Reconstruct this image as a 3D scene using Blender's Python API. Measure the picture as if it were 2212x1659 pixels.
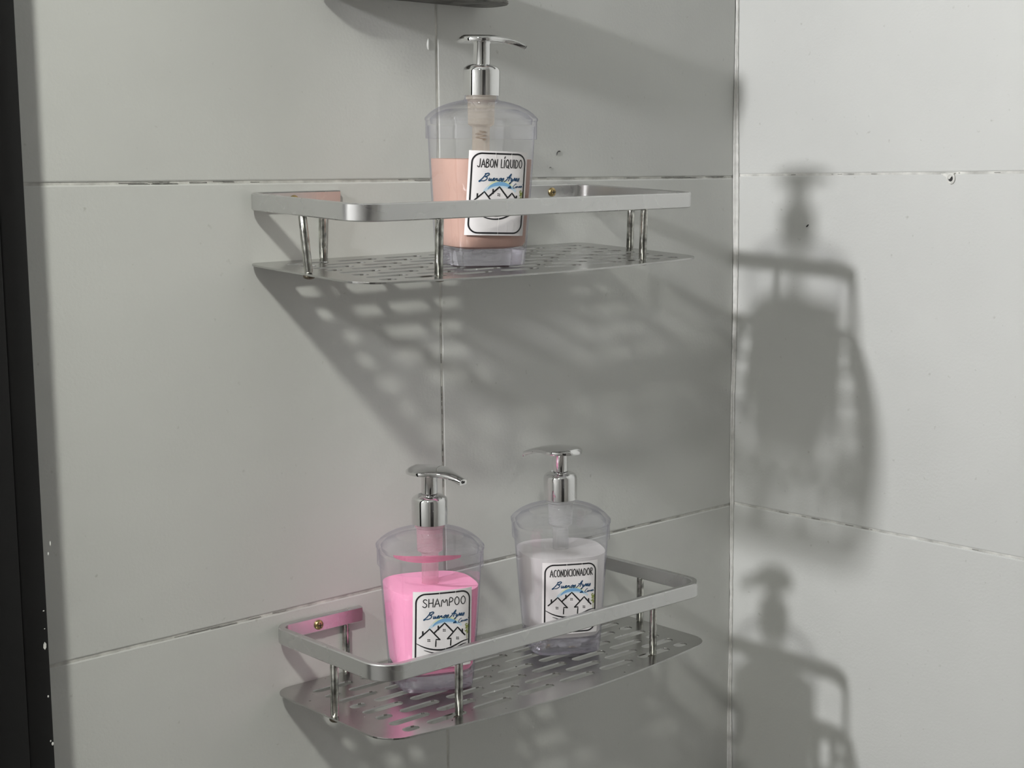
import bpy, bmesh, math, random
from mathutils import Vector, Matrix
random.seed(7)
S = bpy.context.scene
for o in list(bpy.data.objects): bpy.data.objects.remove(o, do_unlink=True)
COL = S.collection
PI = math.pi

# ------------------------------------------------------------------ camera
F_PX = 3220.33; YAW, PITCH, ROLL = 0.739, -0.1367, -0.0099
CAM = Vector((-1.0601, -0.8633, 0.0003))
cy, sy, cp, sp = math.cos(YAW), math.sin(YAW), math.cos(PITCH), math.sin(PITCH)
fw = Vector((sy*cp, cy*cp, sp)); rt = Vector((cy, -sy, 0)); up = rt.cross(fw)
cr, sr = math.cos(ROLL), math.sin(ROLL)
r2 = cr*rt + sr*up; u2 = -sr*rt + cr*up
cd = bpy.data.cameras.new('camera'); cam = bpy.data.objects.new('camera', cd); COL.objects.link(cam)
cam.matrix_world = Matrix(((r2.x, u2.x, -fw.x, CAM.x), (r2.y, u2.y, -fw.y, CAM.y), (r2.z, u2.z, -fw.z, CAM.z), (0, 0, 0, 1)))
cd.sensor_fit = 'HORIZONTAL'; cd.sensor_width = 36; cd.lens = F_PX*36/2212; cd.clip_start = 0.01
S.camera = cam

# ------------------------------------------------------------------ world, lamps, exposure
w = bpy.data.worlds.new('world'); S.world = w; w.use_nodes = True
w.node_tree.nodes['Background'].inputs[0].default_value = (0.80, 0.83, 0.80, 1)
w.node_tree.nodes['Background'].inputs[1].default_value = 0.0
def lamp(name, loc, watts, col, rad):
    l = bpy.data.lights.new(name, 'POINT'); l.energy = watts; l.color = col; l.shadow_soft_size = rad
    o = bpy.data.objects.new(name, l); COL.objects.link(o); o.location = loc
    return o
E_A, E_B, E_C = 33.0, 37.0, 0.2
la = bpy.data.lights.new('bathroom_lamp', 'SPOT'); la.energy = E_A; la.color = (1.0, 1.0, 0.93); la.shadow_soft_size = 0.04
la.spot_size = math.radians(68); la.spot_blend = 1.0
lo = bpy.data.objects.new('bathroom_lamp', la); COL.objects.link(lo); lo.location = (-1.21, -0.69, 0.65)
lo.rotation_euler = (Vector((-0.82, 0, -0.10)) - lo.location).to_track_quat('-Z', 'Y').to_euler()
lamp('mirror_lamp', (-1.20, -0.110, 0.305), E_B, (0.99, 0.98, 1.0), 0.025)
lc = bpy.data.lights.new('fill_light', 'AREA'); lc.energy = E_C; lc.color = (1.0, 1.0, 0.95); lc.size = 1.3  # weak fill added to lift the ambient, not a known ceiling lamp
lco = bpy.data.objects.new('fill_light', lc); COL.objects.link(lco); lco.location = (-1.2, -1.1, 1.12)
S.view_settings.view_transform = 'Standard'; S.view_settings.look = 'None'
S.view_settings.gamma = 1; S.view_settings.use_curve_mapping = False
S.view_settings.exposure = 0.0

# ------------------------------------------------------------------ helpers
def mat(name, col=(0.8, 0.8, 0.8), rough=0.5, metal=0.0, noise=None, bump=None, spec=0.5):
    """procedural principled; noise=(scale, amount) colour mottling, bump=(scale, distance, detail)"""
    m = bpy.data.materials.new(name); m.use_nodes = True
    nt = m.node_tree; b = nt.nodes['Principled BSDF']
    b.inputs['Base Color'].default_value = (*col, 1); b.inputs['Roughness'].default_value = rough
    b.inputs['Metallic'].default_value = metal; b.inputs['Specular IOR Level'].default_value = spec
    tc = nt.nodes.new('ShaderNodeTexCoord')
    if noise:
        n = nt.nodes.new('ShaderNodeTexNoise'); n.inputs['Scale'].default_value = noise[0]; n.inputs['Detail'].default_value = 4
        nt.links.new(tc.outputs['Object'], n.inputs['Vector'])
        r = nt.nodes.new('ShaderNodeValToRGB'); r.color_ramp.elements[0].position = .3; r.color_ramp.elements[1].position = .7
        a = noise[1]
        r.color_ramp.elements[0].color = (*[c*(1-a) for c in col], 1); r.color_ramp.elements[1].color = (*[min(1, c*(1+a)) for c in col], 1)
        nt.links.new(n.outputs['Fac'], r.inputs['Fac']); nt.links.new(r.outputs['Color'], b.inputs['Base Color'])
    if bump:
        n = nt.nodes.new('ShaderNodeTexNoise'); n.inputs['Scale'].default_value = bump[0]
        n.inputs['Detail'].default_value = bump[2] if len(bump) > 2 else 3
        nt.links.new(tc.outputs['Object'], n.inputs['Vector'])
        bp = nt.nodes.new('ShaderNodeBump'); bp.inputs['Distance'].default_value = bump[1]; bp.inputs['Strength'].default_value = 1.0
        nt.links.new(n.outputs['Fac'], bp.inputs['Height']); nt.links.new(bp.outputs['Normal'], b.inputs['Normal'])
    return m

def link(name, me, m, parent=None, smooth=True, loc=None):
    for p_ in me.polygons: p_.use_smooth = smooth
    if smooth: me.set_sharp_from_angle(angle=math.radians(38))
    if m is not None and not me.materials:
        for q in (m if isinstance(m, (list, tuple)) else [m]): me.materials.append(q)
    o = bpy.data.objects.new(name, me); COL.objects.link(o)
    if parent: o.parent = parent
    if loc: o.location = loc
    return o
def tag(o, label=None, cat=None, group=None, kind=None):
    if label: o['label'] = label
    if cat: o['category'] = cat
    if group: o['group'] = group
    if kind: o['kind'] = kind
    return o
def empty(name, M): 
    o = bpy.data.objects.new(name, None); COL.objects.link(o); o.empty_display_size = .02
    o.matrix_world = M; return o
def from_bm(name, bm):
    bmesh.ops.recalc_face_normals(bm, faces=bm.faces[:])
    me = bpy.data.meshes.new(name); bm.to_mesh(me); bm.free(); return me
def bm_box(bm, a, b, bev=0.0, seg=2):
    r = bmesh.ops.create_cube(bm, size=1)
    vs = r['verts']
    for v in vs:
        v.co = Vector([a[i] + (b[i]-a[i])*(v.co[i]+.5) for i in range(3)])
    if bev:
        es = list({e for v in vs for e in v.link_edges})
        bmesh.ops.bevel(bm, geom=es, offset=bev, segments=seg, affect='EDGES', profile=.5)
def box(name, a, b, m, parent=None, bev=0.0, seg=2, smooth=None):
    bm = bmesh.new(); bm_box(bm, a, b, bev, seg)
    return link(name, from_bm(name, bm), m, parent, smooth=bool(bev) if smooth is None else smooth)
def lathe_me(name, prof, n=48, caps=True):
    """prof: list of (r, z); revolve about z"""
    vs = []; fs = []
    for r, z in prof:
        for k in range(n):
            a = 2*PI*k/n; vs.append((r*math.cos(a), r*math.sin(a), z))
    for i in range(len(prof)-1):
        for k in range(n):
            k2 = (k+1) % n; fs.append((i*n+k, i*n+k2, (i+1)*n+k2, (i+1)*n+k))
    if caps:
        fs.append(tuple(range(n-1, -1, -1))); fs.append(tuple((len(prof)-1)*n+k for k in range(n)))
    me = bpy.data.meshes.new(name); me.from_pydata(vs, [], fs); me.update(); return me
def cyl_between(name, a, b, r, m, parent, n=20, bulge=None):
    a, b = Vector(a), Vector(b); L = (b-a).length
    me = lathe_me(name, [(r*.8, 0), (r, r*.3), (r, L-r*.3), (r*.8, L)], n)
    q = (b-a).to_track_quat('Z', 'Y'); me.transform(Matrix.Translation(a) @ q.to_matrix().to_4x4())
    return link(name, me, m, parent)

# ------------------------------------------------------------------ materials
def wall_mat(name, col):
    m = bpy.data.materials.new(name); m.use_nodes = True; nt = m.node_tree; b = nt.nodes['Principled BSDF']
    b.inputs['Roughness'].default_value = .55; b.inputs['Specular IOR Level'].default_value = .35
    tc = nt.nodes.new('ShaderNodeTexCoord')
    n = nt.nodes.new('ShaderNodeTexNoise'); n.inputs['Scale'].default_value = 9; n.inputs['Detail'].default_value = 3
    nt.links.new(tc.outputs['Object'], n.inputs['Vector'])
    r = nt.nodes.new('ShaderNodeValToRGB'); r.color_ramp.elements[0].position = .35; r.color_ramp.elements[1].position = .65
    r.color_ramp.elements[0].color = (*[c*.97 for c in col], 1); r.color_ramp.elements[1].color = (*col, 1)
    nt.links.new(n.outputs['Fac'], r.inputs['Fac'])
    n3 = nt.nodes.new('ShaderNodeTexNoise'); n3.inputs['Scale'].default_value = 160; n3.inputs['Detail'].default_value = 2
    nt.links.new(tc.outputs['Object'], n3.inputs['Vector'])
    r3 = nt.nodes.new('ShaderNodeValToRGB'); r3.color_ramp.elements[0].position = .20; r3.color_ramp.elements[1].position = .30
    r3.color_ramp.elements[0].color = (.80, .80, .78, 1); r3.color_ramp.elements[1].color = (1, 1, 1, 1)
    nt.links.new(n3.outputs['Fac'], r3.inputs['Fac'])
    mx = nt.nodes.new('ShaderNodeMix'); mx.data_type = 'RGBA'; mx.blend_type = 'MULTIPLY'; mx.inputs['Factor'].default_value = 1
    nt.links.new(r.outputs['Color'], mx.inputs['A']); nt.links.new(r3.outputs['Color'], mx.inputs['B'])
    nt.links.new(mx.outputs['Result'], b.inputs['Base Color'])
    n2 = nt.nodes.new('ShaderNodeTexNoise'); n2.inputs['Scale'].default_value = 420; n2.inputs['Detail'].default_value = 2
    nt.links.new(tc.outputs['Object'], n2.inputs['Vector'])
    n4 = nt.nodes.new('ShaderNodeTexNoise'); n4.inputs['Scale'].default_value = 22; n4.inputs['Detail'].default_value = 2
    nt.links.new(tc.outputs['Object'], n4.inputs['Vector'])
    bp = nt.nodes.new('ShaderNodeBump'); bp.inputs['Distance'].default_value = .00012; bp.inputs['Strength'].default_value = 1
    bp2 = nt.nodes.new('ShaderNodeBump'); bp2.inputs['Distance'].default_value = .0008; bp2.inputs['Strength'].default_value = 1
    nt.links.new(n2.outputs['Fac'], bp.inputs['Height']); nt.links.new(n4.outputs['Fac'], bp2.inputs['Height'])
    nt.links.new(bp2.outputs['Normal'], bp.inputs['Normal']); nt.links.new(bp.outputs['Normal'], b.inputs['Normal'])
    return m
M_TILE = wall_mat('painted_tile', (.63, .64, .615))
M_GROUT = mat('grout', (.60, .60, .565), .9, noise=(60, .35), bump=(300, .0006))
M_CRACK = mat('dark_grout', (.30, .30, .28), .95, noise=(90, .5))
M_CAULK = mat('old_caulk', (.70, .70, .67), .6, noise=(120, .12), bump=(250, .0008))
M_ALU = None
def alu_mat():
    m = bpy.data.materials.new('brushed_aluminium'); m.use_nodes = True; nt = m.node_tree; b = nt.nodes['Principled BSDF']
    b.inputs['Metallic'].default_value = 1; b.inputs['Roughness'].default_value = .32
    tc = nt.nodes.new('ShaderNodeTexCoord'); mp = nt.nodes.new('ShaderNodeMapping'); mp.inputs['Scale'].default_value = (1, 1, 1)
    nt.links.new(tc.outputs['Object'], mp.inputs['Vector'])
    n = nt.nodes.new('ShaderNodeTexNoise'); n.inputs['Scale'].default_value = 110; n.inputs['Detail'].default_value = 6
    nt.links.new(mp.outputs['Vector'], n.inputs['Vector'])
    r = nt.nodes.new('ShaderNodeValToRGB')
    r.color_ramp.elements[0].position = .20; r.color_ramp.elements[0].color = (.34, .34, .32, 1)
    r.color_ramp.elements[1].position = .26; r.color_ramp.elements[1].color = (.66, .66, .655, 1)
    nt.links.new(n.outputs['Fac'], r.inputs['Fac']); nt.links.new(r.outputs['Color'], b.inputs['Base Color'])
    n2 = nt.nodes.new('ShaderNodeTexNoise'); n2.inputs['Scale'].default_value = 40
    nt.links.new(tc.outputs['Object'], n2.inputs['Vector'])
    r2_ = nt.nodes.new('ShaderNodeMapRange'); r2_.inputs['To Min'].default_value = .24; r2_.inputs['To Max'].default_value = .32
    nt.links.new(n2.outputs['Fac'], r2_.inputs['Value']); nt.links.new(r2_.outputs['Result'], b.inputs['Roughness'])
    return m
M_ALU = alu_mat()
M_PLATE = mat('stainless_sheet', (.50, .50, .485), .24, 1.0, noise=(35, .10), bump=(60, .00012))
def specks(m):
    nt = m.node_tree; b = nt.nodes['Principled BSDF']; tc = nt.nodes.new('ShaderNodeTexCoord')
    src = b.inputs['Base Color'].links[0].from_socket
    for sc, lo_, hi_, col in ((330, .20, .25, (.05, .05, .045, 1)), (240, .18, .22, (.95, .95, .95, 1))):
        mp = nt.nodes.new('ShaderNodeMapping'); mp.inputs['Location'].default_value = (sc*.01, 3.1, 0); nt.links.new(tc.outputs['Object'], mp.inputs['Vector'])
        n = nt.nodes.new('ShaderNodeTexNoise'); n.inputs['Scale'].default_value = sc; n.inputs['Detail'].default_value = 1
        nt.links.new(mp.outputs['Vector'], n.inputs['Vector'])
        r = nt.nodes.new('ShaderNodeMapRange'); r.inputs['From Min'].default_value = lo_; r.inputs['From Max'].default_value = hi_
        r.inputs['To Min'].default_value = 1; r.inputs['To Max'].default_value = 0
        nt.links.new(n.outputs['Fac'], r.inputs['Value'])
        mx = nt.nodes.new('ShaderNodeMix'); mx.data_type = 'RGBA'; nt.links.new(r.outputs['Result'], mx.inputs['Factor'])
        nt.links.new(src, mx.inputs['A']); mx.inputs['B'].default_value = col; src = mx.outputs['Result']
    nt.links.new(src, b.inputs['Base Color'])
specks(M_PLATE)
M_POST = mat('chromed_post', (.44, .44, .41), .14, 1.0, noise=(170, .65))
M_CHROME = mat('chrome', (.80, .80, .80), .035, 1.0)
M_BRASS = mat('brass_screw', (.50, .38, .18), .3, 1.0, noise=(400, .4))
M_DARKSCREW = mat('dark_screw', (.14, .12, .09), .4, 1.0, noise=(400, .4))
M_BLACK = mat('black_frame_paint', (.006, .006, .006), .35, spec=.3)
M_FLECK = mat('white_flecks', (.75, .75, .72), .6, noise=(300, .2))
M_TRAY = mat('tarnished_metal', (.16, .155, .145), .45, .85, noise=(70, .7), bump=(200, .0003))
M_HOLE = mat('hole_black', (.03, .03, .03), .8)
M_PLUG = mat('plug_plastic', (.72, .72, .68), .5, noise=(300, .1))

def shell_mat():
    m = bpy.data.materials.new('clear_plastic'); m.use_nodes = True; nt = m.node_tree; nt.nodes.clear()
    out = nt.nodes.new('ShaderNodeOutputMaterial'); tr = nt.nodes.new('ShaderNodeBsdfTransparent')
    gl = nt.nodes.new('ShaderNodeBsdfGlossy'); gl.inputs['Roughness'].default_value = .03; gl.inputs['Color'].default_value = (.95, .95, 1, 1)
    lw = nt.nodes.new('ShaderNodeLayerWeight'); lw.inputs['Blend'].default_value = .5
    pw = nt.nodes.new('ShaderNodeMath'); pw.operation = 'POWER'; pw.inputs[1].default_value = 5.0
    fr = nt.nodes.new('ShaderNodeMath'); fr.operation = 'MULTIPLY_ADD'; fr.inputs[1].default_value = .85; fr.inputs[2].default_value = .05
    nt.links.new(lw.outputs['Facing'], pw.inputs[0]); nt.links.new(pw.outputs[0], fr.inputs[0])   # thin-wall reflectance
    rp = nt.nodes.new('ShaderNodeValToRGB')
    rp.color_ramp.elements[0].position = .60; rp.color_ramp.elements[0].color = (.985, .985, .99, 1)
    rp.color_ramp.elements[1].position = 1.0; rp.color_ramp.elements[1].color = (.62, .60, .68, 1)
    nt.links.new(lw.outputs['Facing'], rp.inputs['Fac']); nt.links.new(rp.outputs['Color'], tr.inputs['Color'])
    df = nt.nodes.new('ShaderNodeBsdfDiffuse'); df.inputs['Color'].default_value = (.8, .8, .86, 1)
    mx0 = nt.nodes.new('ShaderNodeMixShader'); mx0.inputs[0].default_value = .012
    nt.links.new(tr.outputs[0], mx0.inputs[1]); nt.links.new(df.outputs[0], mx0.inputs[2])
    mx = nt.nodes.new('ShaderNodeMixShader'); nt.links.new(fr.outputs[0], mx.inputs[0])
    nt.links.new(mx0.outputs[0], mx.inputs[1]); nt.links.new(gl.outputs[0], mx.inputs[2]); nt.links.new(mx.outputs[0], out.inputs[0])
    # faint ripples of the moulded plastic
    tc = nt.nodes.new('ShaderNodeTexCoord'); n = nt.nodes.new('ShaderNodeTexNoise'); n.inputs['Scale'].default_value = 45
    nt.links.new(tc.outputs['Object'], n.inputs['Vector']); bp = nt.nodes.new('ShaderNodeBump'); bp.inputs['Distance'].default_value = .0008
    nt.links.new(n.outputs['Fac'], bp.inputs['Height']); nt.links.new(bp.outputs['Normal'], gl.inputs['Normal'])
    return m
M_SHELL = shell_mat()
def base_mat():
    m = bpy.data.materials.new('thick_clear_base'); m.use_nodes = True; nt = m.node_tree; nt.nodes.clear()
    out = nt.nodes.new('ShaderNodeOutputMaterial'); g = nt.nodes.new('ShaderNodeBsdfGlass'); g.inputs['IOR'].default_value = 1.46
    g.inputs['Color'].default_value = (.95, .94, .98, 1); g.inputs['Roughness'].default_value = .02
    tr = nt.nodes.new('ShaderNodeBsdfTransparent'); tr.inputs['Color'].default_value = (.93, .92, .96, 1)
    mx = nt.nodes.new('ShaderNodeMixShader'); mx.inputs[0].default_value = .25
    n = nt.nodes.new('ShaderNodeTexNoise'); n.inputs['Scale'].default_value = 60; bp = nt.nodes.new('ShaderNodeBump'); bp.inputs['Distance'].default_value = .001
    tc = nt.nodes.new('ShaderNodeTexCoord'); nt.links.new(tc.outputs['Object'], n.inputs['Vector'])
    nt.links.new(n.outputs['Fac'], bp.inputs['Height']); nt.links.new(bp.outputs['Normal'], g.inputs['Normal'])
    nt.links.new(g.outputs[0], mx.inputs[1]); nt.links.new(tr.outputs[0], mx.inputs[2]); nt.links.new(mx.outputs[0], out.inputs[0])
    return m
M_BASE = base_mat()
def liquid_mat(name, col, trans, alpha=1.0):
    m = bpy.data.materials.new(name); m.use_nodes = True; nt = m.node_tree; nt.nodes.clear()
    out = nt.nodes.new('ShaderNodeOutputMaterial'); d = nt.nodes.new('ShaderNodeBsdfDiffuse'); t = nt.nodes.new('ShaderNodeBsdfTranslucent')
    gl = nt.nodes.new('ShaderNodeBsdfGlossy'); gl.inputs['Roughness'].default_value = .15
    tc = nt.nodes.new('ShaderNodeTexCoord'); n = nt.nodes.new('ShaderNodeTexNoise'); n.inputs['Scale'].default_value = 30
    nt.links.new(tc.outputs['Object'], n.inputs['Vector']); r = nt.nodes.new('ShaderNodeValToRGB')
    r.color_ramp.elements[0].position = .3; r.color_ramp.elements[1].position = .7
    r.color_ramp.elements[0].color = (*[c*.93 for c in col], 1); r.color_ramp.elements[1].color = (*col, 1)
    nt.links.new(n.outputs['Fac'], r.inputs['Fac'])
    nt.links.new(r.outputs['Color'], d.inputs['Color']); nt.links.new(r.outputs['Color'], t.inputs['Color'])
    m1 = nt.nodes.new('ShaderNodeMixShader'); m1.inputs[0].default_value = trans
    nt.links.new(d.outputs[0], m1.inputs[1]); nt.links.new(t.outputs[0], m1.inputs[2])
    m2 = nt.nodes.new('ShaderNodeMixShader'); m2.inputs[0].default_value = .03
    nt.links.new(m1.outputs[0], m2.inputs[1]); nt.links.new(gl.outputs[0], m2.inputs[2])
    last = m2
    if alpha < 1:
        tr = nt.nodes.new('ShaderNodeBsdfTransparent'); m3 = nt.nodes.new('ShaderNodeMixShader'); m3.inputs[0].default_value = alpha
        nt.links.new(tr.outputs[0], m3.inputs[1]); nt.links.new(m2.outputs[0], m3.inputs[2]); last = m3
    nt.links.new(last.outputs[0], out.inputs[0])
    return m
M_PAPER = mat('label_paper', (.72, .70, .70), .35, noise=(50, .03), bump=(30, .0006))
M_INK = mat('black_ink', (.012, .012, .014), .4)
M_BLUEINK = mat('dark_blue_ink', (.010, .055, .13), .4)
M_SKYINK = mat('sky_blue_ink', (.17, .36, .58), .5)
M_PALEINK = mat('pale_blue_ink', (.50, .62, .70), .5)
M_YELLOWINK = mat('pale_yellow_ink', (.66, .68, .45), .5)
M_GREENINK = mat('olive_green_ink', (.26, .30, .08), .5)
M_CREASE = mat('label_crease', (.92, .90, .88), .3)

# ------------------------------------------------------------------ room
def structure(o): o['kind'] = 'structure'; return o
H = .30
# back wall: slab + tiles (tile faces lie at y = 0)
wb = structure(box('wall_back', (-2.0, .0007, -1.25), (.10, .10, 1.15), M_GROUT))
def tile(parent, x0, x1, z0, z1, axis, face=0.0, tilt=(0, 0)):
    g = .0008; bm = bmesh.new()
    if axis == 'y': bm_box(bm, (x0+g, 0, z0+g), (x1-g, .0045, z1-g), .0011, 2)
    else: bm_box(bm, (0, x0+g, z0+g), (.0045, x1-g, z1-g), .0011, 2)
    c = Vector(((x0+x1)/2, 0, (z0+z1)/2)) if axis == 'y' else Vector((0, (x0+x1)/2, (z0+z1)/2))
    me = from_bm('tile', bm)
    R = Matrix.Translation(c) @ Matrix.Rotation(tilt[0], 4, 'X' if axis == 'y' else 'Y') @ Matrix.Rotation(tilt[1], 4, 'Z') @ Matrix.Translation(-c)
    me.transform(R)
    if face: me.transform(Matrix.Translation((0, face, 0) if axis == 'y' else (face, 0, 0)))
    return link('tile', me, M_TILE, parent, smooth=False)
rows = [(-1.2+.3*k, -.9+.3*k) for k in range(8)]
xs = [0.0, -.345, -.945, -1.545, -1.998]
for z0, z1 in rows:
    z1 = min(z1, 1.148)
    for a, b in zip(xs[1:], xs[:-1]):
        tile(wb, a, b, z0, z1, 'y', random.uniform(-.0001, .0002), (random.uniform(-.0012, .0012), random.uniform(-.0006, .0006)))
# chips of dark, missing grout along the joints
bm = bmesh.new()
def crack(x0, x1, z, n):
    for k in range(n):
        a = random.uniform(x0, x1); l = random.uniform(.003, .016); h = random.uniform(.00018, .0004)
        zz = z(a) + random.uniform(-.0005, .0005)
        bm_box(bm, (a, .0003, zz-h), (a+l, .0012, zz+h), .0002, 1)
crack(-.60, -.55, lambda x: -.0003, 16); crack(-.10, -.02, lambda x: .0002, 14); crack(-.58, -.50, lambda x: -.3003, 12)
crack(-.345, -.01, lambda x: -.2995, 10); crack(-.63, -.01, lambda x: .0004, 12)
for k in range(16):
    z = random.uniform(-.24, -.10); bm_box(bm, (-.3454, .0003, z), (-.3449, .0012, z+random.uniform(.002, .008)), .0002, 1)
tag(link('joint_gap', from_bm('joint_gap', bm), M_CRACK, wb, smooth=False), kind='stuff')
# right wall
wr = structure(box('wall_right', (.0007, -1.9, -1.25), (.10, .0, 1.15), M_GROUT))
ys = [0.0, -.598, -1.198, -1.798]
for z0, z1 in rows:
    z1 = min(z1, 1.148)
    for a, b in zip(ys[1:], ys[:-1]):
        tile(wr, a, b, z0+.0015, z1+.0015, 'x', random.uniform(-.0001, .0002), (random.uniform(-.001, .001), random.uniform(-.0006, .0006)))
bm = bmesh.new()
for k in range(14):
    y = random.uniform(-.29, -.01); l = random.uniform(.002, .012)
    z = -.2985 if k % 2 else .0015
    if z > 0: l *= .5
    bm_box(bm, (.0003, y, z-.0003), (.0012, y+l, z+.0003), .0001, 1)
tag(link('joint_gap', from_bm('joint_gap', bm), M_CRACK, wr, smooth=False), kind='stuff')
# ragged strip of old sealant in the corner
vs, fs = [], []; n = 420
for k in range(n+1):
    z = -1.2 + 2.3*k/n
    s = .0022 + .0018*math.sin(z*23+1)*.5 + random.uniform(-.0002, .0002)
    s2 = .0030 + .0026*max(0, math.sin(z*11+2.2)) + random.uniform(-.0002, .0002)
    s = max(.0008, s); c = .6
    pts = [(-s, -.0002), (-s, -.0012), (-s*c*.6, -s2*c*.6-.0006), (-.0014, -s2), (-.0002, -s2), (-.0002, -.0002)]
    for (x, y) in pts: vs.append((x, y, z))
for k in range(n):
    for j in range(5): fs.append((k*6+j, k*6+j+1, k*6+6+j+1, k*6+6+j))
me = bpy.data.meshes.new('trim'); me.from_pydata(vs, [], fs); me.update()
structure(link('trim_1', me, M_CAULK))
# rest of the bathroom (outside the picture)
structure(box('floor', (-2.0, -1.9, -1.3), (.0, .0, -1.25), mat('floor_tile', (.30, .28, .26), .4, noise=(8, .1))))
structure(box('ceiling', (-2.0, -1.9, 1.15), (.0, .0, 1.2), mat('ceiling_paint', (.45, .46, .44), .9, noise=(5, .03))))
structure(box('wall_left', (-2.1, -1.9, -1.25), (-2.0, .1, 1.15), mat('side_wall_paint', (.50, .50, .48), .8, noise=(5, .05))))
structure(box('wall_front', (-2.0, -2.0, -1.25), (.10, -1.9, 1.15), mat('front_wall_paint', (.34, .33, .31), .8, noise=(5, .05))))

dr = structure(box('dark_panel_1', (-1.62, -1.9, -1.25), (-.86, -1.86, .85), mat('dark_panel_paint', (.02, .018, .016), .5, noise=(6, .3)), bev=.004))  # unseen dark door shape added behind the camera for dark chrome reflections
lathe_h = lathe_me('panel_knob', [(.0, 0), (.022, .002), (.022, .012), (.012, .02), (.012, .04), (.026, .05), (.026, .07), (.01, .08)], 24)
lathe_h.transform(Matrix.Rotation(-PI/2, 4, 'X'))
link('panel_knob', lathe_h, M_CHROME, dr, loc=(-.92, -1.862, -.25))

# ------------------------------------------------------------------ black shower door frame, left edge
fr = empty('shower_door_frame', Matrix.Translation((-.72, -.0, -1.2)))
tag(fr, 'black upright metal door frame with white flecks at the left edge', 'door frame')
XR, D = -.6845, .037
bm = bmesh.new(); bm_box(bm, (XR-.016-(-.72), -D, .01), (XR-(-.72), -.0006, 2.3), .0008, 2)
link('jamb', from_bm('jamb', bm), M_BLACK, fr)
bm = bmesh.new(); bm_box(bm, (XR-.062+.72, -D-.004, .01), (XR-.0172+.72, -.0006, 2.3), .0008, 2)
link('outer_profile', from_bm('outer_profile', bm), M_BLACK, fr)
bm = bmesh.new()
for z, y, a, b in [(-.252, -.9, .0012, .0008), (-.263, -.9, .0008, .0006), (-.2735, -.95, .0022, .0045), (-.305, -.9, .0011, .0014), (-.333, -.9, .0010, .0012), (-.335, -.75, .0016, .0022), (-.218, -.3, .0012, .002), (-.212, -.1, .0009, .003)]:
    # small splashes stuck on the face turned to the camera, near its right-hand edge
    px = XR+.72-.0022 + (y+.9)*.008
    ob = bmesh.ops.create_icosphere(bm, subdivisions=1, radius=1)
    for v in ob['verts']: v.co = Vector((px+v.co.x*a*.5, -D-.0001+v.co.y*.0003, z+1.2+v.co.z*b*.55))
tag(link('paint_fleck', from_bm('paint_fleck', bm), M_FLECK, fr), 'white flecks of paint', kind='stuff')

# ------------------------------------------------------------------ shelves
W, DP, HR, ZP, TH = .3189, .1287, .0112, -.0473, .0050
def rounded_path(pts, rad, seg=8):
    out = []
    for i, pnt in enumerate(pts):
        p = Vector(pnt)
        if i in (0, len(pts)-1) or rad[i] <= 0: out.append(p); continue
        a = (Vector(pts[i-1])-p).normalized(); b = (Vector(pts[i+1])-p).normalized(); r = rad[i]
        ang = a.angle(b); d = r/math.tan(ang/2)
        c = p + (a+b).normalized()*(r/math.sin(ang/2)); s = p+a*d; e = p+b*d
        v0 = s-c; v1 = e-c; t = v0.angle_signed(v1)
        for k in range(seg+1):
            q = v0.copy(); q.rotate(Matrix.Rotation(-t*k/seg, 2)) if False else None
            an = -t*k/seg; x = v0.x*math.cos(an)-v0.y*math.sin(an); y = v0.x*math.sin(an)+v0.y*math.cos(an)
            out.append(c+Vector((x, y)))
    return out
def sweep(name, path, t, z0, z1, bev=.0007):
    h, hb = t/2, bev
    sec = [(-h+hb, z0), (h-hb, z0), (h, z0+hb), (h, z1-hb), (h-hb, z1), (-h+hb, z1), (-h, z1-hb), (-h, z0+hb)]
    n = len(path); vs = []; fs = []; m = len(sec)
    for i, p in enumerate(path):
        d = (path[min(i+1, n-1)]-path[max(i-1, 0)]).normalized()
        nn = Vector((d.y, -d.x))
        for a, z in sec: vs.append((p.x+nn.x*a, p.y+nn.y*a, z))
    for i in range(n-1):
        for j in range(m):
            j2 = (j+1) % m; fs.append((i*m+j, i*m+j2, (i+1)*m+j2, (i+1)*m+j))
    fs.append(tuple(range(m))); fs.append(tuple((n-1)*m+j for j in range(m-1, -1, -1)))
    me = bpy.data.meshes.new(name); me.from_pydata(vs, [], fs); me.update()
    bm = bmesh.new(); bm.from_mesh(me); bmesh.ops.recalc_face_normals(bm, faces=bm.faces[:]); bm.to_mesh(me); bm.free()
    return me
def rail_mesh():
    h = TH/2
    pts = [(.076, -h-.0006), (h, -h-.0006), (h, -DP+h), (W-h, -DP+h), (W-h, -h-.0006), (W-.076, -h-.0006)]
    return sweep('rail', rounded_path(pts, [0, .011, .0165, .0165, .013, 0], 10), TH, -HR, 0)
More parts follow.
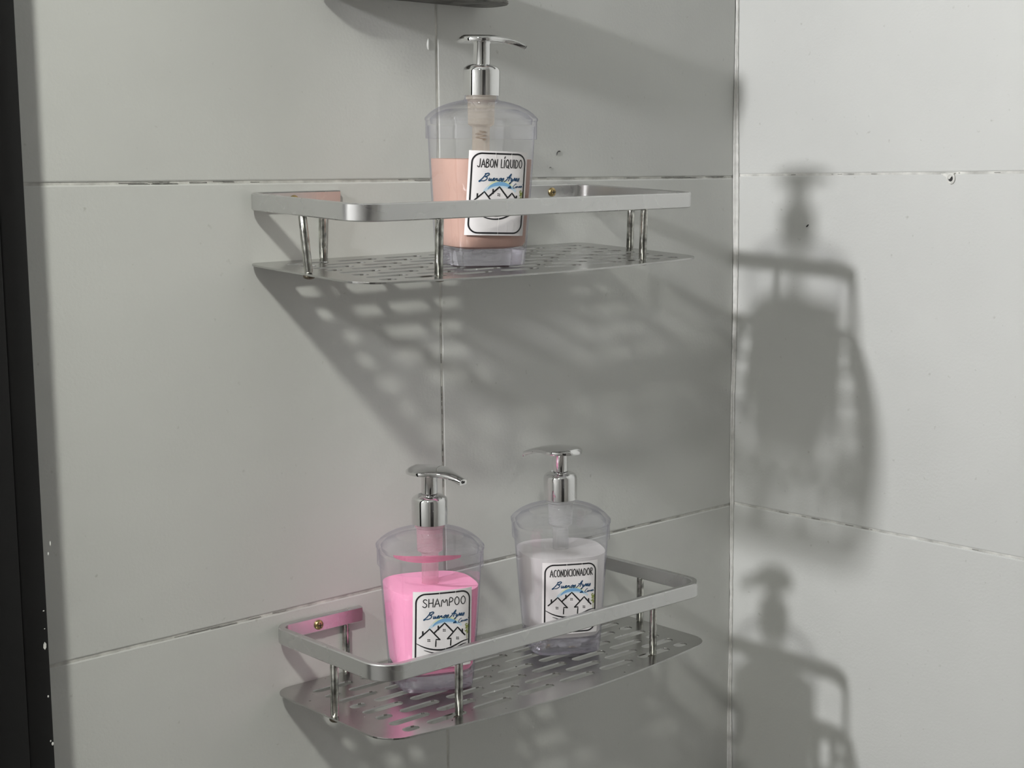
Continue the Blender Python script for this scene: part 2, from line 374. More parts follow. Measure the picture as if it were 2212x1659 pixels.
def plate_mesh():
    cu = bpy.data.curves.new('plate', 'CURVE'); cu.dimensions = '2D'; cu.fill_mode = 'BOTH'; cu.extrude = .0005; cu.bevel_depth = .00012
    def spl(pts):
        s = cu.splines.new('POLY'); s.points.add(len(pts)-1); s.use_cyclic_u = True
        for q, p in zip(s.points, pts): q.co = (p[0], p[1], 0, 1)
    yb, yf, bow = -.0012, -.1345, .0125
    def arc(cx, cy, r, a0, a1, n=8): return [(cx+r*math.cos(a0+(a1-a0)*k/n), cy+r*math.sin(a0+(a1-a0)*k/n)) for k in range(n+1)]
    L, Rr = -.0005, W+.0005
    out = arc(L+.014, yb-.014, .014, PI/2, PI) + arc(L+.020, yf+.020, .020, PI, 1.5*PI-.12)
    for k in range(1, 24):
        t = k/24; x = L+.020+(Rr-L-.040)*t; out.append((x, yf-bow*math.sin(PI*t)**.9))
    out += arc(Rr-.020, yf+.020, .020, 1.5*PI+.12, 2*PI) + arc(Rr-.014, yb-.014, .014, 0, PI/2)
    spl(out)
    for k in range(8):
        y = -.0225-.0145*k; off = 0 if k % 2 == 0 else .0205
        x = .020 + off - (.041 if off > .019 else 0)
        while x < W-.02:
            a, b = x, x+.0335
            a2, b2 = max(a, .020), min(b, W-.020)
            if b2-a2 > .010:
                hw = .0038
                sl = arc(b2-hw, y, hw, -PI/2, PI/2, 5)+arc(a2+hw, y, hw, PI/2, 1.5*PI, 5)
                spl(sl)
            x += .041
    ob = bpy.data.objects.new('tmp', cu); COL.objects.link(ob); bpy.context.view_layer.update()
    me = bpy.data.meshes.new_from_object(ob.evaluated_get(bpy.context.evaluated_depsgraph_get()))
    bpy.data.objects.remove(ob); bpy.data.curves.remove(cu); me.name = 'plate'; me.materials.clear()
    me.transform(Matrix.Translation((0, 0, ZP-.0006)))
    return me
def screw_mesh(name, r):
    """pan head with a cross slot, axis +z pointing out"""
    bm = bmesh.new()
    bm2 = lathe_me(name, [(r*.98, 0), (r, r*.15), (r*.92, r*.35), (r*.72, r*.52), (r*.42, r*.60), (r*.12, r*.62)], 24)
    bm.from_mesh(bm2); bpy.data.meshes.remove(bm2); me = from_bm(name, bm); return me
def cross_mesh(r):
    bm = bmesh.new()
    for k in (0, 1):
        a, b = (r*.5, r*.10) if k else (r*.10, r*.5)
        bm_box(bm, (-a, -b, r*.50), (a, b, r*.64))
    return from_bm('cross_slot', bm)
RAIL, PLATE = rail_mesh(), plate_mesh()
SCR, SCR_B, CRS = screw_mesh('screw', .0036), screw_mesh('post_screw', .0040), cross_mesh(.0036)
def shelf(label, loc, rot, prot=None, lean=0.0, plate_dir=None):
    """rot = (rx, ry, rz) of the whole shelf, prot = extra rotation of the sheet about the back edge"""
    Mx = Matrix.Translation(loc) @ (Matrix.Rotation(rot[2], 4, 'Z') @ Matrix.Rotation(rot[1], 4, 'Y') @ Matrix.Rotation(rot[0], 4, 'X'))
    t = empty('wall_shelf', Mx); tag(t, label, 'shelf', 'wire-railed metal wall shelves')
    link('rail', RAIL, M_ALU, t)
    pl = link('perforated_plate', PLATE, M_PLATE, t, smooth=False)
    pr = Matrix.Rotation(prot or 0, 4, 'X'); pl.matrix_local = Matrix.Translation((0, 0, 0)) @ Matrix.Translation((0, 0, ZP)) @ pr @ Matrix.Translation((0, 0, -ZP))
    def zpl(y): return ZP + y*math.tan(prot or 0)
    posts = [(.0028, -.072, lean), (.0625, -.0032, 0), (.066, -DP+TH/2, 0), (W-.060, -DP+TH/2, 0), (W-.0028, -.060, 0), (W-.066, -.0032, 0)]
    for (x, y, l) in posts:
        cyl_between('post', (x, y, zpl(y)+.0000), (x, y+l, -HR+.0006), .0028, M_POST, t, 16)
        s = link('post_screw', SCR_B, M_DARKSCREW, t); s.matrix_local = Matrix.Translation((x, y-.0004, zpl(y)-.0013)) @ Matrix.Rotation(PI, 4, 'X')
    for x in (.037, W-.037):
        s = link('screw', SCR, M_BRASS, t); s.matrix_local = Matrix.Translation((x, -TH-.0006, -HR*.52)) @ Matrix.Rotation(PI/2, 4, 'X')
        c = link('cross_slot', CRS, M_HOLE, s, smooth=False)
    return t
sh_up = shelf('upper metal wall shelf sagging at the front, holding the peach soap bottle', (-.5148, 0.0004, -.0069), (.056, -.0095, .0008), .004, .007)
sh_lo = shelf('lower metal wall shelf holding the pink shampoo and white conditioner bottles', (-.5047, 0.0002, -.3080), (.0055, .0094, -.0008), 0, 0)

# ------------------------------------------------------------------ bottles
A0, A1, N0, N1, ZT = .0268, .0355, 5.0, 2.5, .0955
def a_of(z): return A0 + (A1-A0)*min(max(z/ZT, 0), 1)
def n_of(z): t = min(max(z/ZT, 0), 1); return N0 + (N1-N0)*t**.7
def rpol(phi, a, n):
    c, s = abs(math.cos(phi)), abs(math.sin(phi)); return a/((c**n+s**n)**(1/n))
def ring_stack(name, rings, N=72, cap0=True, cap1=True):
    """rings: (z, a, n)"""
    vs = []; fs = []
    for z, a, n in rings:
        for k in range(N):
            ph = 2*PI*k/N; r = rpol(ph, a, n); vs.append((r*math.cos(ph), r*math.sin(ph), z))
    for i in range(len(rings)-1):
        for k in range(N):
            k2 = (k+1) % N; fs.append((i*N+k, i*N+k2, (i+1)*N+k2, (i+1)*N+k))
    if cap0: fs.append(tuple(range(N-1, -1, -1)))
    if cap1: fs.append(tuple((len(rings)-1)*N+k for k in range(N)))
    me = bpy.data.meshes.new(name); me.from_pydata(vs, [], fs); me.update(); return me
def body_mesh():
    r = [(0.0004, A0-.0022, N0), (.0012, A0-.0006, N0)]
    for k in range(1, 15):
        z = .0012+(ZT-.0012)*k/14; r.append((z, a_of(z), n_of(z)))
    return ring_stack('body', r, cap1=False)
def cap_mesh():   # transparent lid with rim and domed shoulder and neck
    a = A1
    r = [(ZT-.0090, a+.0004, N1+.1), (ZT-.0087, a+.0009, N1+.1), (ZT+.0030, a+.0012, N1), (ZT+.0036, a+.0019, N1-.05), (ZT+.0052, a+.0020, N1-.1), (ZT+.0062, a+.0011, N1-.1),
         (ZT+.0085, a-.0010, 2.35), (ZT+.0112, a-.0045, 2.3), (ZT+.0138, a-.0095, 2.2), (ZT+.0156, a-.0150, 2.1), (ZT+.0166, .0165, 2), (ZT+.0172, .0130, 2), (ZT+.0180, .0116, 2), (ZT+.0215, .0112, 2)]
    return ring_stack('lid', r, cap0=False, cap1=False)
def liner_mesh(): # inner wall lines of the lid
    a = A1
    return ring_stack('inner_rim', [(ZT+.001, a-.0022, N1), (ZT+.0045, a-.0014, N1-.1), (ZT+.0085, a-.0050, 2.3), (ZT+.0112, a-.0118, 2.2)], cap0=False, cap1=False)
def base_mesh():
    r = [(.0006, A0-.0030, N0), (.0014, A0-.0013, N0)]
    for z in (.004, .008, .0115): r.append((z, a_of(z)-.0009, n_of(z)))
    r += [(.0128, a_of(.0128)-.0016, 4), (.0122, a_of(.012)-.006, 3.5), (.0105, .010, 2), (.0102, .002, 2)]
    return ring_stack('base', r)
def liquid_mesh(top, wav=0):
    r = [(.0106, .002, 2), (.0110, .011, 2.2), (.0130, a_of(.013)-.0062, 3.4), (.0140, a_of(.014)-.0024, 4)]
    k = .0165
    while k < top: r.append((k, a_of(k)-.0013, n_of(k))); k += .006
    r += [(top, a_of(top)-.0013, n_of(top)), (top+.0001, a_of(top)-.004, n_of(top))]
    return ring_stack('liquid', r)
def head_mesh():
    """teardrop press-top: cross sections along the spout axis x"""
    # x, half width, underside height, edge thickness, dome
    st = []
    R0 = .0164
    for k in range(13):
        a = PI*(1-k/12*.62); x = R0*math.cos(a)-.0006; w_ = max(.0018, R0*math.sin(a)); e = min(1, w_/.012)
        st.append((x, w_, 0, .0006+.0021*e, .0002+.0024*e))
    x0, w0 = st[-1][0], st[-1][1]
    for t, zb in ((.12, 0), (.28, -.0002), (.45, -.0007), (.62, -.0015), (.80, -.0028), (.97, -.0044), (1.0, -.0048)):
        x = x0+(.0300-x0)*t; w_ = .0038+(w0-.0038)*(1-t)**2.1; e = w_/.0164
        st.append((x, w_, zb, .0028, .0006+.0022*e))
    N = 24; vs = []; fs = []
    for x, w_, zb, ed, dm in st:
        for k in range(N):
            a = 2*PI*k/N; c, s = math.cos(a), math.sin(a)
            y = w_*(abs(c)**.6)*(1 if c > 0 else -1); q = min(1, abs(y)/w_)
            z = zb+ed*.6+ed*.4*min(1, s*3)+dm*(1-q*q) if s >= 0 else zb+ed*.6*(1-min(1, -s*3))
            vs.append((x, y, z))
    for i in range(len(st)-1):
        for k in range(N):
            k2 = (k+1) % N; fs.append((i*N+k, i*N+k2, (i+1)*N+k2, (i+1)*N+k))
    fs.append(tuple(range(N))); fs.append(tuple((len(st)-1)*N+k for k in range(N-1, -1, -1)))
    me = bpy.data.meshes.new('pump_head'); me.from_pydata(vs, [], fs); me.update()
    bm = bmesh.new(); bm.from_mesh(me); bmesh.ops.recalc_face_normals(bm, faces=bm.faces[:]); bm.to_mesh(me); bm.free(); return me
def spring_mesh():
    vs, fs = [], []; n = 150; m = 6
    for i in range(n+1):
        t = i/n; a = t*2*PI*2.5; c = Vector((.0034*math.cos(a), .0034*math.sin(a), .086+.006*t))
        rad = Vector((math.cos(a), math.sin(a), 0))
        for j in range(m):
            b = 2*PI*j/m; vs.append(tuple(c+rad*.00045*math.cos(b)+Vector((0, 0, .00045*math.sin(b)))))
    for i in range(n):
        for j in range(m):
            j2 = (j+1) % m; fs.append((i*m+j, i*m+j2, (i+1)*m+j2, (i+1)*m+j))
    me = bpy.data.meshes.new('spring'); me.from_pydata(vs, [], fs); me.update(); return me
BODY, LID, LINER, BASE, HEAD, SPRING = body_mesh(), cap_mesh(), liner_mesh(), base_mesh(), head_mesh(), spring_mesh()
ZC = ZT+.0200          # underside of chrome collar
COLLAR = lathe_me('pump_collar', [(.0118, ZC), (.0127, ZC+.0004), (.0128, ZC+.0170), (.0122, ZC+.0188), (.0104, ZC+.0202), (.0086, ZC+.0210), (.0078, ZC+.0212), (.0070, ZC+.0205), (.0062, ZC+.0205)], 56)
STEM = lathe_me('pump_stem', [(.0058, ZC+.018), (.0058, ZC+.0350), (.0066, ZC+.0362), (.0066, ZC+.0375)], 40)

M_SPRING = mat('spring_steel', (.35, .30, .24), .35, 1.0, noise=(100, .2))

# ---- label artwork as thin strokes (coordinates: u 0..1 across, v 0..1 down)
LW, LH = .0425, .0565
def shp(x, y):
    """artwork traced in a skewed grid -> u, v"""
    L = 105-(y-400)*.045; T = 385-.115*(x-110); return ((x-L)/1050, (y-T)/1400)
GLY = {
 'A': (.62, [[(0, 1), (.31, 0), (.62, 1)], [(.1, .66), (.52, .66)]]),
 'B': (.55, [[(.05, 1), (.05, 0), (.35, .02), (.46, .15), (.42, .34), (.08, .46), (.42, .52), (.55, .72), (.42, .95), (.05, 1)]]),
 'C': (.5, [[(.5, .12), (.33, .0), (.12, .15), (.02, .5), (.12, .88), (.33, 1), (.5, .9)]]),
 'D': (.58, [[(.06, 1), (.06, 0), (.36, .08), (.55, .38), (.52, .7), (.32, .95), (.06, 1)]]),
 'H': (.55, [[(.04, 0), (.04, 1)], [(.52, 0), (.52, 1)], [(.04, .52), (.52, .48)]]),
 'I': (.12, [[(.06, 0), (.06, 1)]]),
 'Í': (.16, [[(.06, .05), (.06, 1)], [(.02, -.12), (.18, -.34)]]),
 'J': (.5, [[(.42, 0), (.42, .75), (.33, .97), (.15, .98), (.02, .84)]]),
 'L': (.4, [[(.05, 0), (.05, 1), (.4, .97)]]),
 'M': (.78, [[(.02, 1), (.13, 0), (.4, .72), (.65, 0), (.78, 1)]]),
 'N': (.56, [[(.05, 1), (.05, 0), (.5, 1), (.52, 0)]]),
 'O': (.62, [[(.31, 0), (.1, .16), (.02, .5), (.12, .86), (.31, 1), (.52, .86), (.6, .5), (.5, .15), (.31, 0)]]),
 'P': (.5, [[(.05, 1), (.05, 0), (.35, .04), (.5, .26), (.38, .5), (.06, .58)]]),
 'Q': (.66, [[(.31, 0), (.1, .16), (.02, .5), (.12, .86), (.31, 1), (.52, .86), (.6, .5), (.5, .15), (.31, 0)], [(.38, .72), (.64, 1.08)]]),
 'R': (.54, [[(.05, 1), (.05, 0), (.35, .03), (.48, .2), (.38, .42), (.07, .52), (.52, 1)]]),
 'S': (.5, [[(.46, .14), (.3, .0), (.1, .08), (.05, .28), (.22, .45), (.42, .6), (.46, .82), (.28, 1), (.08, .95), (.0, .84)]]),
 'U': (.56, [[(.04, 0), (.05, .7), (.16, .95), (.36, .98), (.5, .8), (.52, 0)]]),
 ' ': (.32, []),
}
# cursive, x-height .42 above baseline at v = 1
CUR = {
 'B': (.78, [[(.05, .95), (-.06, 1.1), (-.16, 1.02), (.02, .84), (.2, .3), (.22, .02), (.10, .18), (.42, -.02), (.62, .12), (.45, .38), (.22, .46), (.52, .5), (.58, .74), (.38, .98), (.12, .98)]]),
 'u': (.36, [[(0, .6), (.02, .95), (.16, .9), (.22, .58), (.22, .95), (.36, .9)]]),
 'e': (.30, [[(0, .86), (.2, .72), (.14, .56), (.03, .72), (.06, .95), (.30, .88)]]),
 'n': (.38, [[(0, .95), (.04, .58), (.05, .78), (.18, .58), (.22, .92), (.38, .88)]]),
 'o': (.30, [[(.16, .58), (.03, .68), (.03, .92), (.16, .95), (.24, .75), (.16, .58), (.30, .66)]]),
 's': (.30, [[(.0, .86), (.16, .52), (.2, .8), (.16, .98), (.02, .95)]]),
 'A': (.70, [[(-.12, 1.06), (.08, .95), (.52, -.08), (.46, .40), (.42, .98)], [(.05, .50), (.66, .60)]]),
 'y': (.36, [[(0, .6), (.04, .92), (.18, .88), (.24, .58), (.10, 1.28), (-.04, 1.35), (.08, 1.12), (.36, .88)]]),
 'r': (.26, [[(0, .92), (.06, .56), (.16, .62), (.16, .92), (.26, .88)]]),
 'd': (.36, [[(.2, .62), (.04, .7), (.03, .94), (.18, .92), (.34, .1), (.24, .92), (.36, .9)]]),
 'C': (.62, [[(.52, .2), (.48, .0), (.25, .18), (.06, .65), (.12, 1.0), (.4, .98), (.6, .85)]]),
 'a': (.34, [[(.2, .6), (.04, .68), (.04, .94), (.18, .9), (.24, .6), (.24, .93), (.34, .9)]]),
 'i': (.18, [[(0, .88), (.06, .6), (.06, .94), (.18, .9)], [(.12, .40), (.22, .22)]]),
 ' ': (.35, []),
}
def text_strokes(txt, G, u0, v0, u1, h, rise=0.0, slant=0.0):
    """h in v units; returns polylines fitted between u0 and u1"""
    adv = .14 if G is GLY else .0
    wid = sum(G[c][0]+adv for c in txt)-adv; k = (u1-u0)/wid; x = 0; out = []
    for ch in txt:
        w_, st = G[ch]
        for s in st:
            out.append([(u0+(x+a+slant*(1-b))*k, v0+b*h-rise*(x+a)/wid) for a, b in s])
        x += w_+adv
    return out
def smooth_poly(pts, it=2):
    for _ in range(it):
        if len(pts) < 3: return pts
        q = [pts[0]]
        for i in range(len(pts)-1):
            a, b = pts[i], pts[i+1]
            q += [(a[0]*.75+b[0]*.25, a[1]*.75+b[1]*.25), (a[0]*.25+b[0]*.75, a[1]*.25+b[1]*.75)]
        q.append(pts[-1]); pts = q
    return pts
def make_label(parent, title, phi, vt_z, lean):
    """phi = direction of the labelled face in the bottle's frame (0 = +x), vt_z = height of its top edge"""
    CR, SR = math.cos(phi), math.sin(phi); cl, sl = math.cos(lean), math.sin(lean)
    def P(u, v, off):
        x = (u-.5)*LW; z = -v*LH; x, z = x*cl-z*sl, x*sl+z*cl; z += vt_z
        a, n = a_of(z)+off, n_of(z); q = min(.985, abs(x)/a); d = a*(1-q**n)**(1/n)
        # lateral runs counter-clockwise seen from above = to the right for a viewer facing the label
        return (CR*d - SR*x, SR*d + CR*x, z)
    vs, fs = [], []; nu, nv = 22, 12
    for off in (.00034, .00010):
        for j in range(nv+1):
            for i in range(nu+1):
                u, v = i/nu, j/nv
                vs.append(P(u, v, off))
    s = (nu+1)*(nv+1); g = lambda i, j, k=0: k*s+j*(nu+1)+i
    for j in range(nv):
        for i in range(nu):
            fs.append((g(i, j), g(i, j+1), g(i+1, j+1), g(i+1, j))); fs.append((g(i, j, 1), g(i+1, j, 1), g(i+1, j+1, 1), g(i, j+1, 1)))
    for i in range(nu): fs += [(g(i, 0), g(i+1, 0), g(i+1, 0, 1), g(i, 0, 1)), (g(i, nv), g(i, nv, 1), g(i+1, nv, 1), g(i+1, nv))]
    for j in range(nv): fs += [(g(0, j), g(0, j, 1), g(0, j+1, 1), g(0, j+1)), (g(nu, j), g(nu, j+1), g(nu, j+1, 1), g(nu, j, 1))]
    me = bpy.data.meshes.new('label_paper'); me.from_pydata(vs, [], fs); me.update()
    lab = link('label', me, M_PAPER, parent)
    lab['label'] = 'white paper label with black rounded border reading ' + title
    # ink
    mats = [M_INK, M_BLUEINK, M_SKYINK, M_PALEINK, M_YELLOWINK, M_GREENINK, M_CREASE]
    V, Fc, MI = [], [], []
    def stroke(pts, wd, mi, off=.00046, taper=0.0, sm=0):
        pts = smooth_poly(pts, sm) if sm else pts
        q = [(a*LW, b*LH) for a, b in pts]
        # resample long segments
        r = [q[0]]
        for a, b in zip(q[:-1], q[1:]):
            L = math.dist(a, b); n = max(1, int(L/.0015))
            for k in range(1, n+1): r.append((a[0]+(b[0]-a[0])*k/n, a[1]+(b[1]-a[1])*k/n))
        n = len(r); base = len(V)
        for i, p in enumerate(r):
            a, b = r[max(0, i-1)], r[min(n-1, i+1)]; dx, dy = b[0]-a[0], b[1]-a[1]; l = math.hypot(dx, dy) or 1
            t = i/(n-1) if n > 1 else 0
            ww = wd*.6*(1-taper*(1-math.sin(PI*min(1, max(0, t)))))
            nx, ny = -dy/l*ww, dx/l*ww
            e = (dx/l*ww*.5, dy/l*ww*.5) if i in (0, n-1) else (0, 0); sg = -1 if i == 0 else 1
            for sgn in (1, -1):
                V.append(P((p[0]+nx*sgn+e[0]*sg)/LW, (p[1]+ny*sgn+e[1]*sg)/LH, off))
        for i in range(n-1): Fc.append((base+2*i, base+2*i+1, base+2*i+3, base+2*i+2)); MI.append(mi)
    # border
    bd = []; iu, iv, ru, rv = .045, .03, .15, .11
    for cx, cy_, a0 in ((1-iu-ru, iv+rv, -PI/2), (1-iu-ru, 1-iv-rv, 0), (iu+ru, 1-iv-rv, PI/2), (iu+ru, iv+rv, PI)):
        for k in range(9): a = a0+PI/2*k/8; bd.append((cx+ru*math.cos(a), cy_+rv*math.sin(a)))
    bd.append(bd[0]); stroke(bd, .00088, 0)
    # title
    t0, t1 = (.15, .88) if title == 'SHAMPOO' else (.13, .90)
    for s in text_strokes(title, GLY, t0, .095, t1, .105 if title == 'SHAMPOO' else .098): stroke(s, .00052, 0, sm=1 if len(s) > 4 else 0)
    # arcs behind the houses
    def arc(x0, x1, yc, ry, a0, a1, wd, mi, off, tp=.6):
        pts = [((x0+x1)/2-(x1-x0)/2*math.cos(a0+(a1-a0)*k/24), yc-ry*math.sin(a0+(a1-a0)*k/24)) for k in range(25)]
        stroke(pts, wd, mi, off, tp)
    arc(.28, .80, .50, .145, .25, PI-.5, .0018, 4, .00037, .7)
    arc(.26, .82, .50, .100, .10, PI-.30, .0024, 3, .00039, .5)
    arc(.30, .78, .50, .118, .45, PI-.55, .0022, 2, .00041, .8)
    # script
    for s in text_strokes('Buenos', CUR, .19, .26, .585, .095, .0, .34): stroke(s, .00062, 1, .00048, .2, 2)
    for s in text_strokes('Ayres', CUR, .61, .255, .86, .095, .0, .34): stroke(s, .00058, 1, .00048, .2, 2)
    for s in text_strokes('de', CUR, .665, .385, .72, .05, .0, .3): stroke(s, .00040, 1, .00048, .2, 2)
    for s in text_strokes('Canasi', CUR, .745, .378, .925, .055, .012, .3): stroke(s, .00038, 1, .00048, .2, 2)
    # houses
    def hs(pts, wd=.00062): stroke([shp(*p) for p in pts], wd, 0, .00044)
    hs([(175, 1205), (360, 1028), (538, 1218)], .0008); hs([(540, 1215), (468, 1215), (458, 1345)], .00075)
    hs([(440, 1095), (630, 912), (772, 1062)], .0009)
    hs([(672, 1200), (862, 985), (995, 1130)], .00085); hs([(672, 1200), (738, 1190), (726, 1320)], .00075)
    for x, y in ((240, 1078), (515, 968), (950, 1020)): hs([(x, y), (x-2, y+72)], .0009)
    for x, y in ((340, 1235), (620, 1045), (855, 1185)):
        for a in (-14, 14):
            for b in (-14, 14): hs([(x+a-7, y+b), (x+a+7, y+b-1)], .00052)
    stroke([shp(*p) for p in [(115, 1302), (250, 1368), (400, 1403), (550, 1408), (680, 1380), (820, 1310), (950, 1235), (1062, 1210)]], .00105, 0, .00044, .75, 2)
    stroke([shp(*p) for p in [(250, 1420), (400, 1462), (550, 1465), (700, 1430), (850, 1345), (950, 1290), (1020, 1275)]], .00085, 0, .00044, .75, 2)
    # tree
    stroke([shp(1033, 1205), shp(1036, 950)], .0003, 5, .00044)
    rr = random.Random(3)
    for k in range(60):
        a = rr.uniform(0, 2*PI); q = rr.random()**.5; x = 1040+44*q*math.cos(a)*(1 if k % 3 else .5); y = 1010+95*q*math.sin(a)
        stroke([shp(x-6, y), shp(x+6, y+rr.uniform(-5, 5))], rr.uniform(.0003, .0006), 5, .00045)
    # white creases where the paper has wrinkled
    for u, v, l, d in ((.42, .0, .10, .004), (.70, .01, .08, -.004), (.55, .74, .26, -.012), (.68, .86, .10, .01), (.80, .84, .09, .006)):
        if title == 'SHAMPOO' and u in (.68, .80): continue
        stroke([(u, v), (u+d, v+l*.5), (u+d*.4, v+l)], .00022, 6, .00052, .6)
    me = bpy.data.meshes.new('print'); me.from_pydata(V, [], Fc); me.update()
    for q in mats: me.materials.append(q)
    for p_, mi in zip(me.polygons, MI): p_.material_index = mi
    o = link('label_print', me, None, lab, smooth=True)
    o['label'] = 'printed title %s, blue script, three outlined houses and a tree' % title
    return lab

CAMDIR = 0
def bottle(name, label, base, face_az, spout_az, title, liq_col, liq_top, trans, alpha, lab_top, lab_lean, tilt=(0, 0), pump_up=0.0):
    Mx = Matrix.Translation(base) @ Matrix.Rotation(tilt[0], 4, 'X') @ Matrix.Rotation(tilt[1], 4, 'Y') @ Matrix.Rotation(face_az, 4, 'Z')
    t = empty(name, Mx); tag(t, label, 'bottle', 'clear pump bottles on the shelves')
    link('body', BODY, M_SHELL, t); link('base', BASE, M_BASE, t)
    lid = link('lid', LID, M_SHELL, t); link('inner_rim', LINER, M_SHELL, lid)
    tube = liquid_mat(title.lower()+'_tube', {'S': (.80, .48, .56), 'J': (.66, .58, .47), 'A': (.74, .74, .74)}[title[0]], .5, .38)
    if title == 'SHAMPOO':
        vs, fs = [], []
        for k in range(41):
            ph = math.radians(-62+84*k/40); hh = .0010+.0016*math.sin(PI*k/40)
            for zz, dr_ in ((ZT+.0026-hh, -.0026), (ZT+.0026+hh, -.0016)):
                r = rpol(ph, A1+dr_, N1); vs.append((r*math.cos(ph), r*math.sin(ph), zz))
        for k in range(40): fs.append((2*k, 2*k+2, 2*k+3, 2*k+1))
        me = bpy.data.meshes.new('pink_residue'); me.from_pydata(vs, [], fs); me.update()
        link('pink_residue', me, liquid_mat('pink_film', (.95, .22, .42), .5, .75), t)
    if liq_col:
        lq = link('liquid', liquid_mesh(liq_top), liquid_mat(title.lower()+'_liquid', liq_col, trans, alpha), t)
    link('pump_housing', lathe_me('pump_housing', [(.0045, .068), (.0060, .071), (.0060, ZT-.001), (.0090, ZT+.001), (.0094, ZC-.003), (.0105, ZC-.002), (.0105, ZC)], 32), tube, t)
    link('dip_tube', lathe_me('dip_tube', [(.0026, .014), (.0026, .069)], 20), tube, t)
    if title[0] == 'J': link('spring', SPRING, M_SPRING, t)
    link('pump_collar', COLLAR, M_CHROME, t)
    link('pump_stem', STEM, M_CHROME, t)
    hd = link('pump_head', HEAD, M_CHROME, t); hd.matrix_local = Matrix.Translation((0, 0, ZC+.0360+pump_up)) @ Matrix.Rotation(spout_az-face_az, 4, 'Z')
    nz = link('nozzle_opening', lathe_me('nozzle_opening', [(.0014, 0), (.0016, .0004)], 12), M_HOLE, hd)
    nz.matrix_local = Matrix.Translation((.0299, 0, -.0032)) @ Matrix.Rotation(PI/2+.5, 4, 'Y')
    make_label(t, title, 0, lab_top, lab_lean)
    return t
az = math.radians
bottle('soap_bottle', 'clear pump bottle of peach liquid soap labelled JABON LÍQUIDO, on the upper shelf', (-.3740, -.0785, -.0588), az(251.5), az(-42), 'JABON LÍQUIDO',
       (.56, .365, .30), .0730, .2, 1.0, .0785, az(-1.5), (.03, 0))
bottle('shampoo_bottle', 'clear pump bottle of bright pink liquid labelled SHAMPOO, left on the lower shelf', (-.4105, -.061, -.3561), az(247), az(-78), 'SHAMPOO',
       (1.0, .42, .64), .0725, .2, 1.0, .0755, az(0), (0, .012))
bottle('conditioner_bottle', 'clear pump bottle of white liquid labelled ACONDICIONADOR, right on the lower shelf', (-.2830, -.064, -.3573), az(239), az(110), 'ACONDICIONADOR',
       (.92, .90, .90), .0770, .5, .80, .0745, az(0))

# ------------------------------------------------------------------ tray at the top edge
tr = empty('metal_tray', Matrix.Translation((-.455, 0, .1275)))
tag(tr, 'dark tarnished metal tray with rounded end, cut off by the top edge', 'tray')
def plate2(name, L, D_, r, z0, z1, m, parent, bev=.0006):
    bm = bmesh.new(); pts = []
    for cx, cy_, a0 in ((L-r, -D_+r, -PI/2), (L-.012, -.0135, 0), (.012, -.0135, PI/2), (r, -D_+r, PI)):
        rr_ = r if cy_ != -.0135 else .012
        for k in range(9): a = a0+PI/2*k/8; pts.append((cx+rr_*math.cos(a), cy_+rr_*math.sin(a)))
    f = bm.faces.new([bm.verts.new((x, y, z0)) for x, y in pts])
    e = bmesh.ops.extrude_face_region(bm, geom=[f]); 
    for v in [v for v in e['geom'] if isinstance(v, bmesh.types.BMVert)]: v.co.z = z1
    bmesh.ops.recalc_face_normals(bm, faces=bm.faces[:])
    bmesh.ops.bevel(bm, geom=[e_ for e_ in bm.edges if abs(e_.verts[0].co.z-e_.verts[1].co.z) < 1e-6], offset=bev, segments=2, affect='EDGES')
    return link(name, from_bm(name, bm), m, parent, smooth=False)
plate2('tray_bottom', .158, .036, .016, 0, .003, M_TRAY, tr)
bm = bmesh.new()
me_p = rounded_path([(.079, -.0030), (.0030, -.0030), (.0030, -.0335), (.155, -.0335), (.155, -.0030), (.079, -.0030)], [0, .010, .014, .014, .010, 0], 8)
bm.free()
link('tray_rim', sweep('tray_rim', me_p, .003, .0028, .016), M_TRAY, tr)

# ------------------------------------------------------------------ unseen shower-head shape, added to cast the soft shadow on the upper wall
shd = empty('shadow_caster', Matrix.Translation((-.615, -.25, .300)))
tag(shd, 'unseen chrome disc on a wall arm, added above the frame to cast a shadow', 'shadow caster')
link('caster_disc', lathe_me('caster_disc', [(.070, 0), (.077, .002), (.078, .007), (.070, .011), (.022, .018), (.014, .026)], 48), M_CHROME, shd)
cyl_between('arm', (0, 0, .026), (0, .0, .08), .009, M_CHROME, shd); cyl_between('arm', (0, 0, .075), (0, .2495, .115), .009, M_CHROME, shd)

# ------------------------------------------------------------------ small things on the walls
pg = empty('wall_plug', Matrix.Translation((0, -.2185, -.0028)))
tag(pg, 'small white wall plug with a dark hole, at the joint of the right wall', 'wall plug')
def ringx(name, prof, m, parent):
    me = lathe_me(name, prof, 28, caps=False); me.transform(Matrix.Rotation(-PI/2, 4, 'Y')); return link(name, me, m, parent)
rg = ringx('plug_rim', [(.0020, -.0005), (.0022, .0012), (.0030, .0017), (.0040, .0012), (.0043, -.0004)], M_PLUG, pg)
rg.scale = (1, .95, 1.12)
hl = link('plug_hole', lathe_me('plug_hole', [(.0022, 0), (.0022, .0007)], 20), M_HOLE, pg); hl.matrix_local = Matrix.Rotation(-PI/2, 4, 'Y')
bm = bmesh.new(); vv = [(-.0004, .0095, .0040), (-.0004, -.0035, .0046), (-.0004, .0012, -.0006)]
v0 = [bm.verts.new(v) for v in vv]; v1 = [bm.verts.new((v[0]-.0007, v[1]*.9, v[2]*.9)) for v in vv]
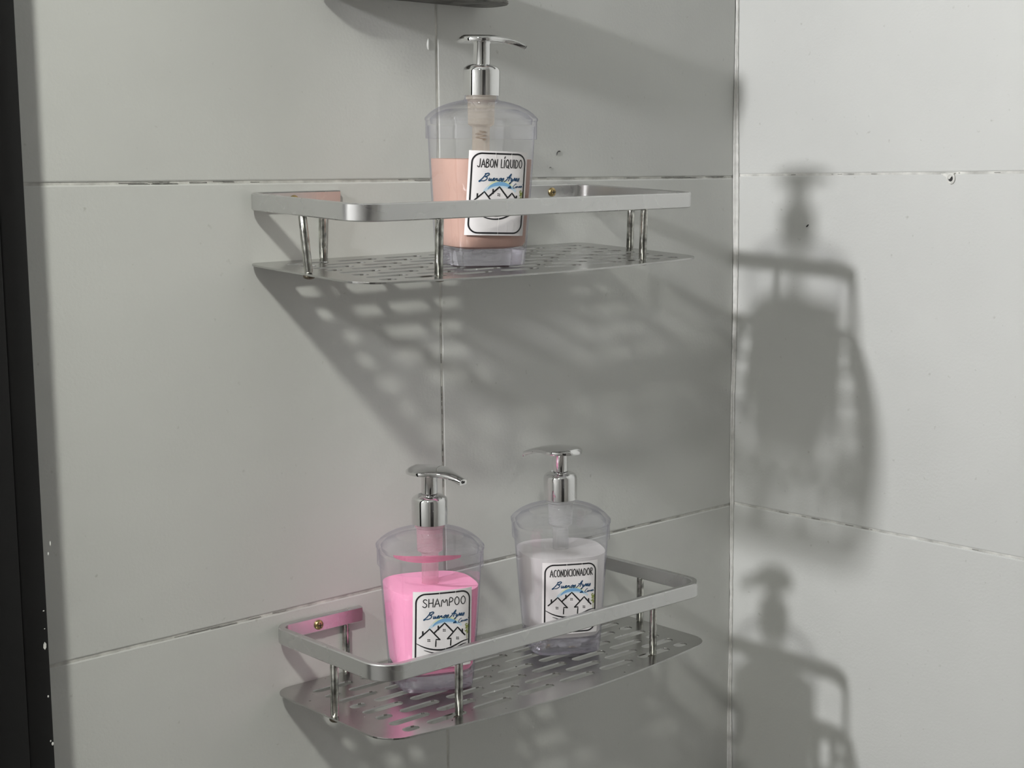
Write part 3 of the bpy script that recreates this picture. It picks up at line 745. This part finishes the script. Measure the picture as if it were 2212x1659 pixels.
bm.faces.new(v1)
for i in range(3): bm.faces.new((v0[i], v0[(i+1) % 3], v1[(i+1) % 3], v1[i]))
link('plug_tab', from_bm('plug_tab', bm), M_PLUG, pg, smooth=False)

def hair(label, pts, r=.00035):
    vs, fs = [], []; m = 6; n = len(pts)
    for i, p in enumerate(pts):
        p = Vector(p); d = (Vector(pts[min(i+1, n-1)])-Vector(pts[max(i-1, 0)])).normalized()
        a = d.orthogonal().normalized(); b = d.cross(a)
        rr_ = r*(.5 if i in (0, n-1) else 1)
        for j in range(m): t = 2*PI*j/m; vs.append(tuple(p+a*rr_*math.cos(t)+b*rr_*math.sin(t)))
    for i in range(n-1):
        for j in range(m): j2 = (j+1) % m; fs.append((i*m+j, i*m+j2, (i+1)*m+j2, (i+1)*m+j))
    fs.append(tuple(range(m))); fs.append(tuple((n-1)*m+j for j in range(m)))
    me = bpy.data.meshes.new('hair'); me.from_pydata(vs, [], fs); me.update()
    o = link('hair', me, M_HOLE); tag(o, label, 'hair'); return o
yb = -.0003
hair('short dark curved hair stuck to the back wall, right of the soap label', [(-.2230, yb, .0185), (-.2225, yb, .0205), (-.2212, yb, .0218), (-.2196, yb, .0220), (-.2190, yb, .0214)])
hair('tiny faint curled hair on the back wall, just above the upper shelf rail', [(-.2312, yb, .0082), (-.2306, yb, .0092), (-.2296, yb, .0092), (-.2291, yb, .0086)], .0002)
hair('tiny black speck on the right wall beside the blurred bottle shadow', [(-.0004, -.0795, -.0432), (-.0004, -.0805, -.0424), (-.0004, -.0818, -.0412)], .0007)
# dried paint run beside the vertical joint
bm = bmesh.new()
ob = bmesh.ops.create_uvsphere(bm, u_segments=14, v_segments=10, radius=1)
for v in ob['verts']:
    k = 1-.45*max(0, v.co.z); v.co = Vector((v.co.x*.0013*k, v.co.y*.0009, v.co.z*.0042))
o = link('paint_drip', from_bm('paint_drip', bm), M_TILE, None, loc=(-.353, 0.0, .0985)); tag(o, 'dried paint drip beside the vertical tile joint near the top', 'paint drip')
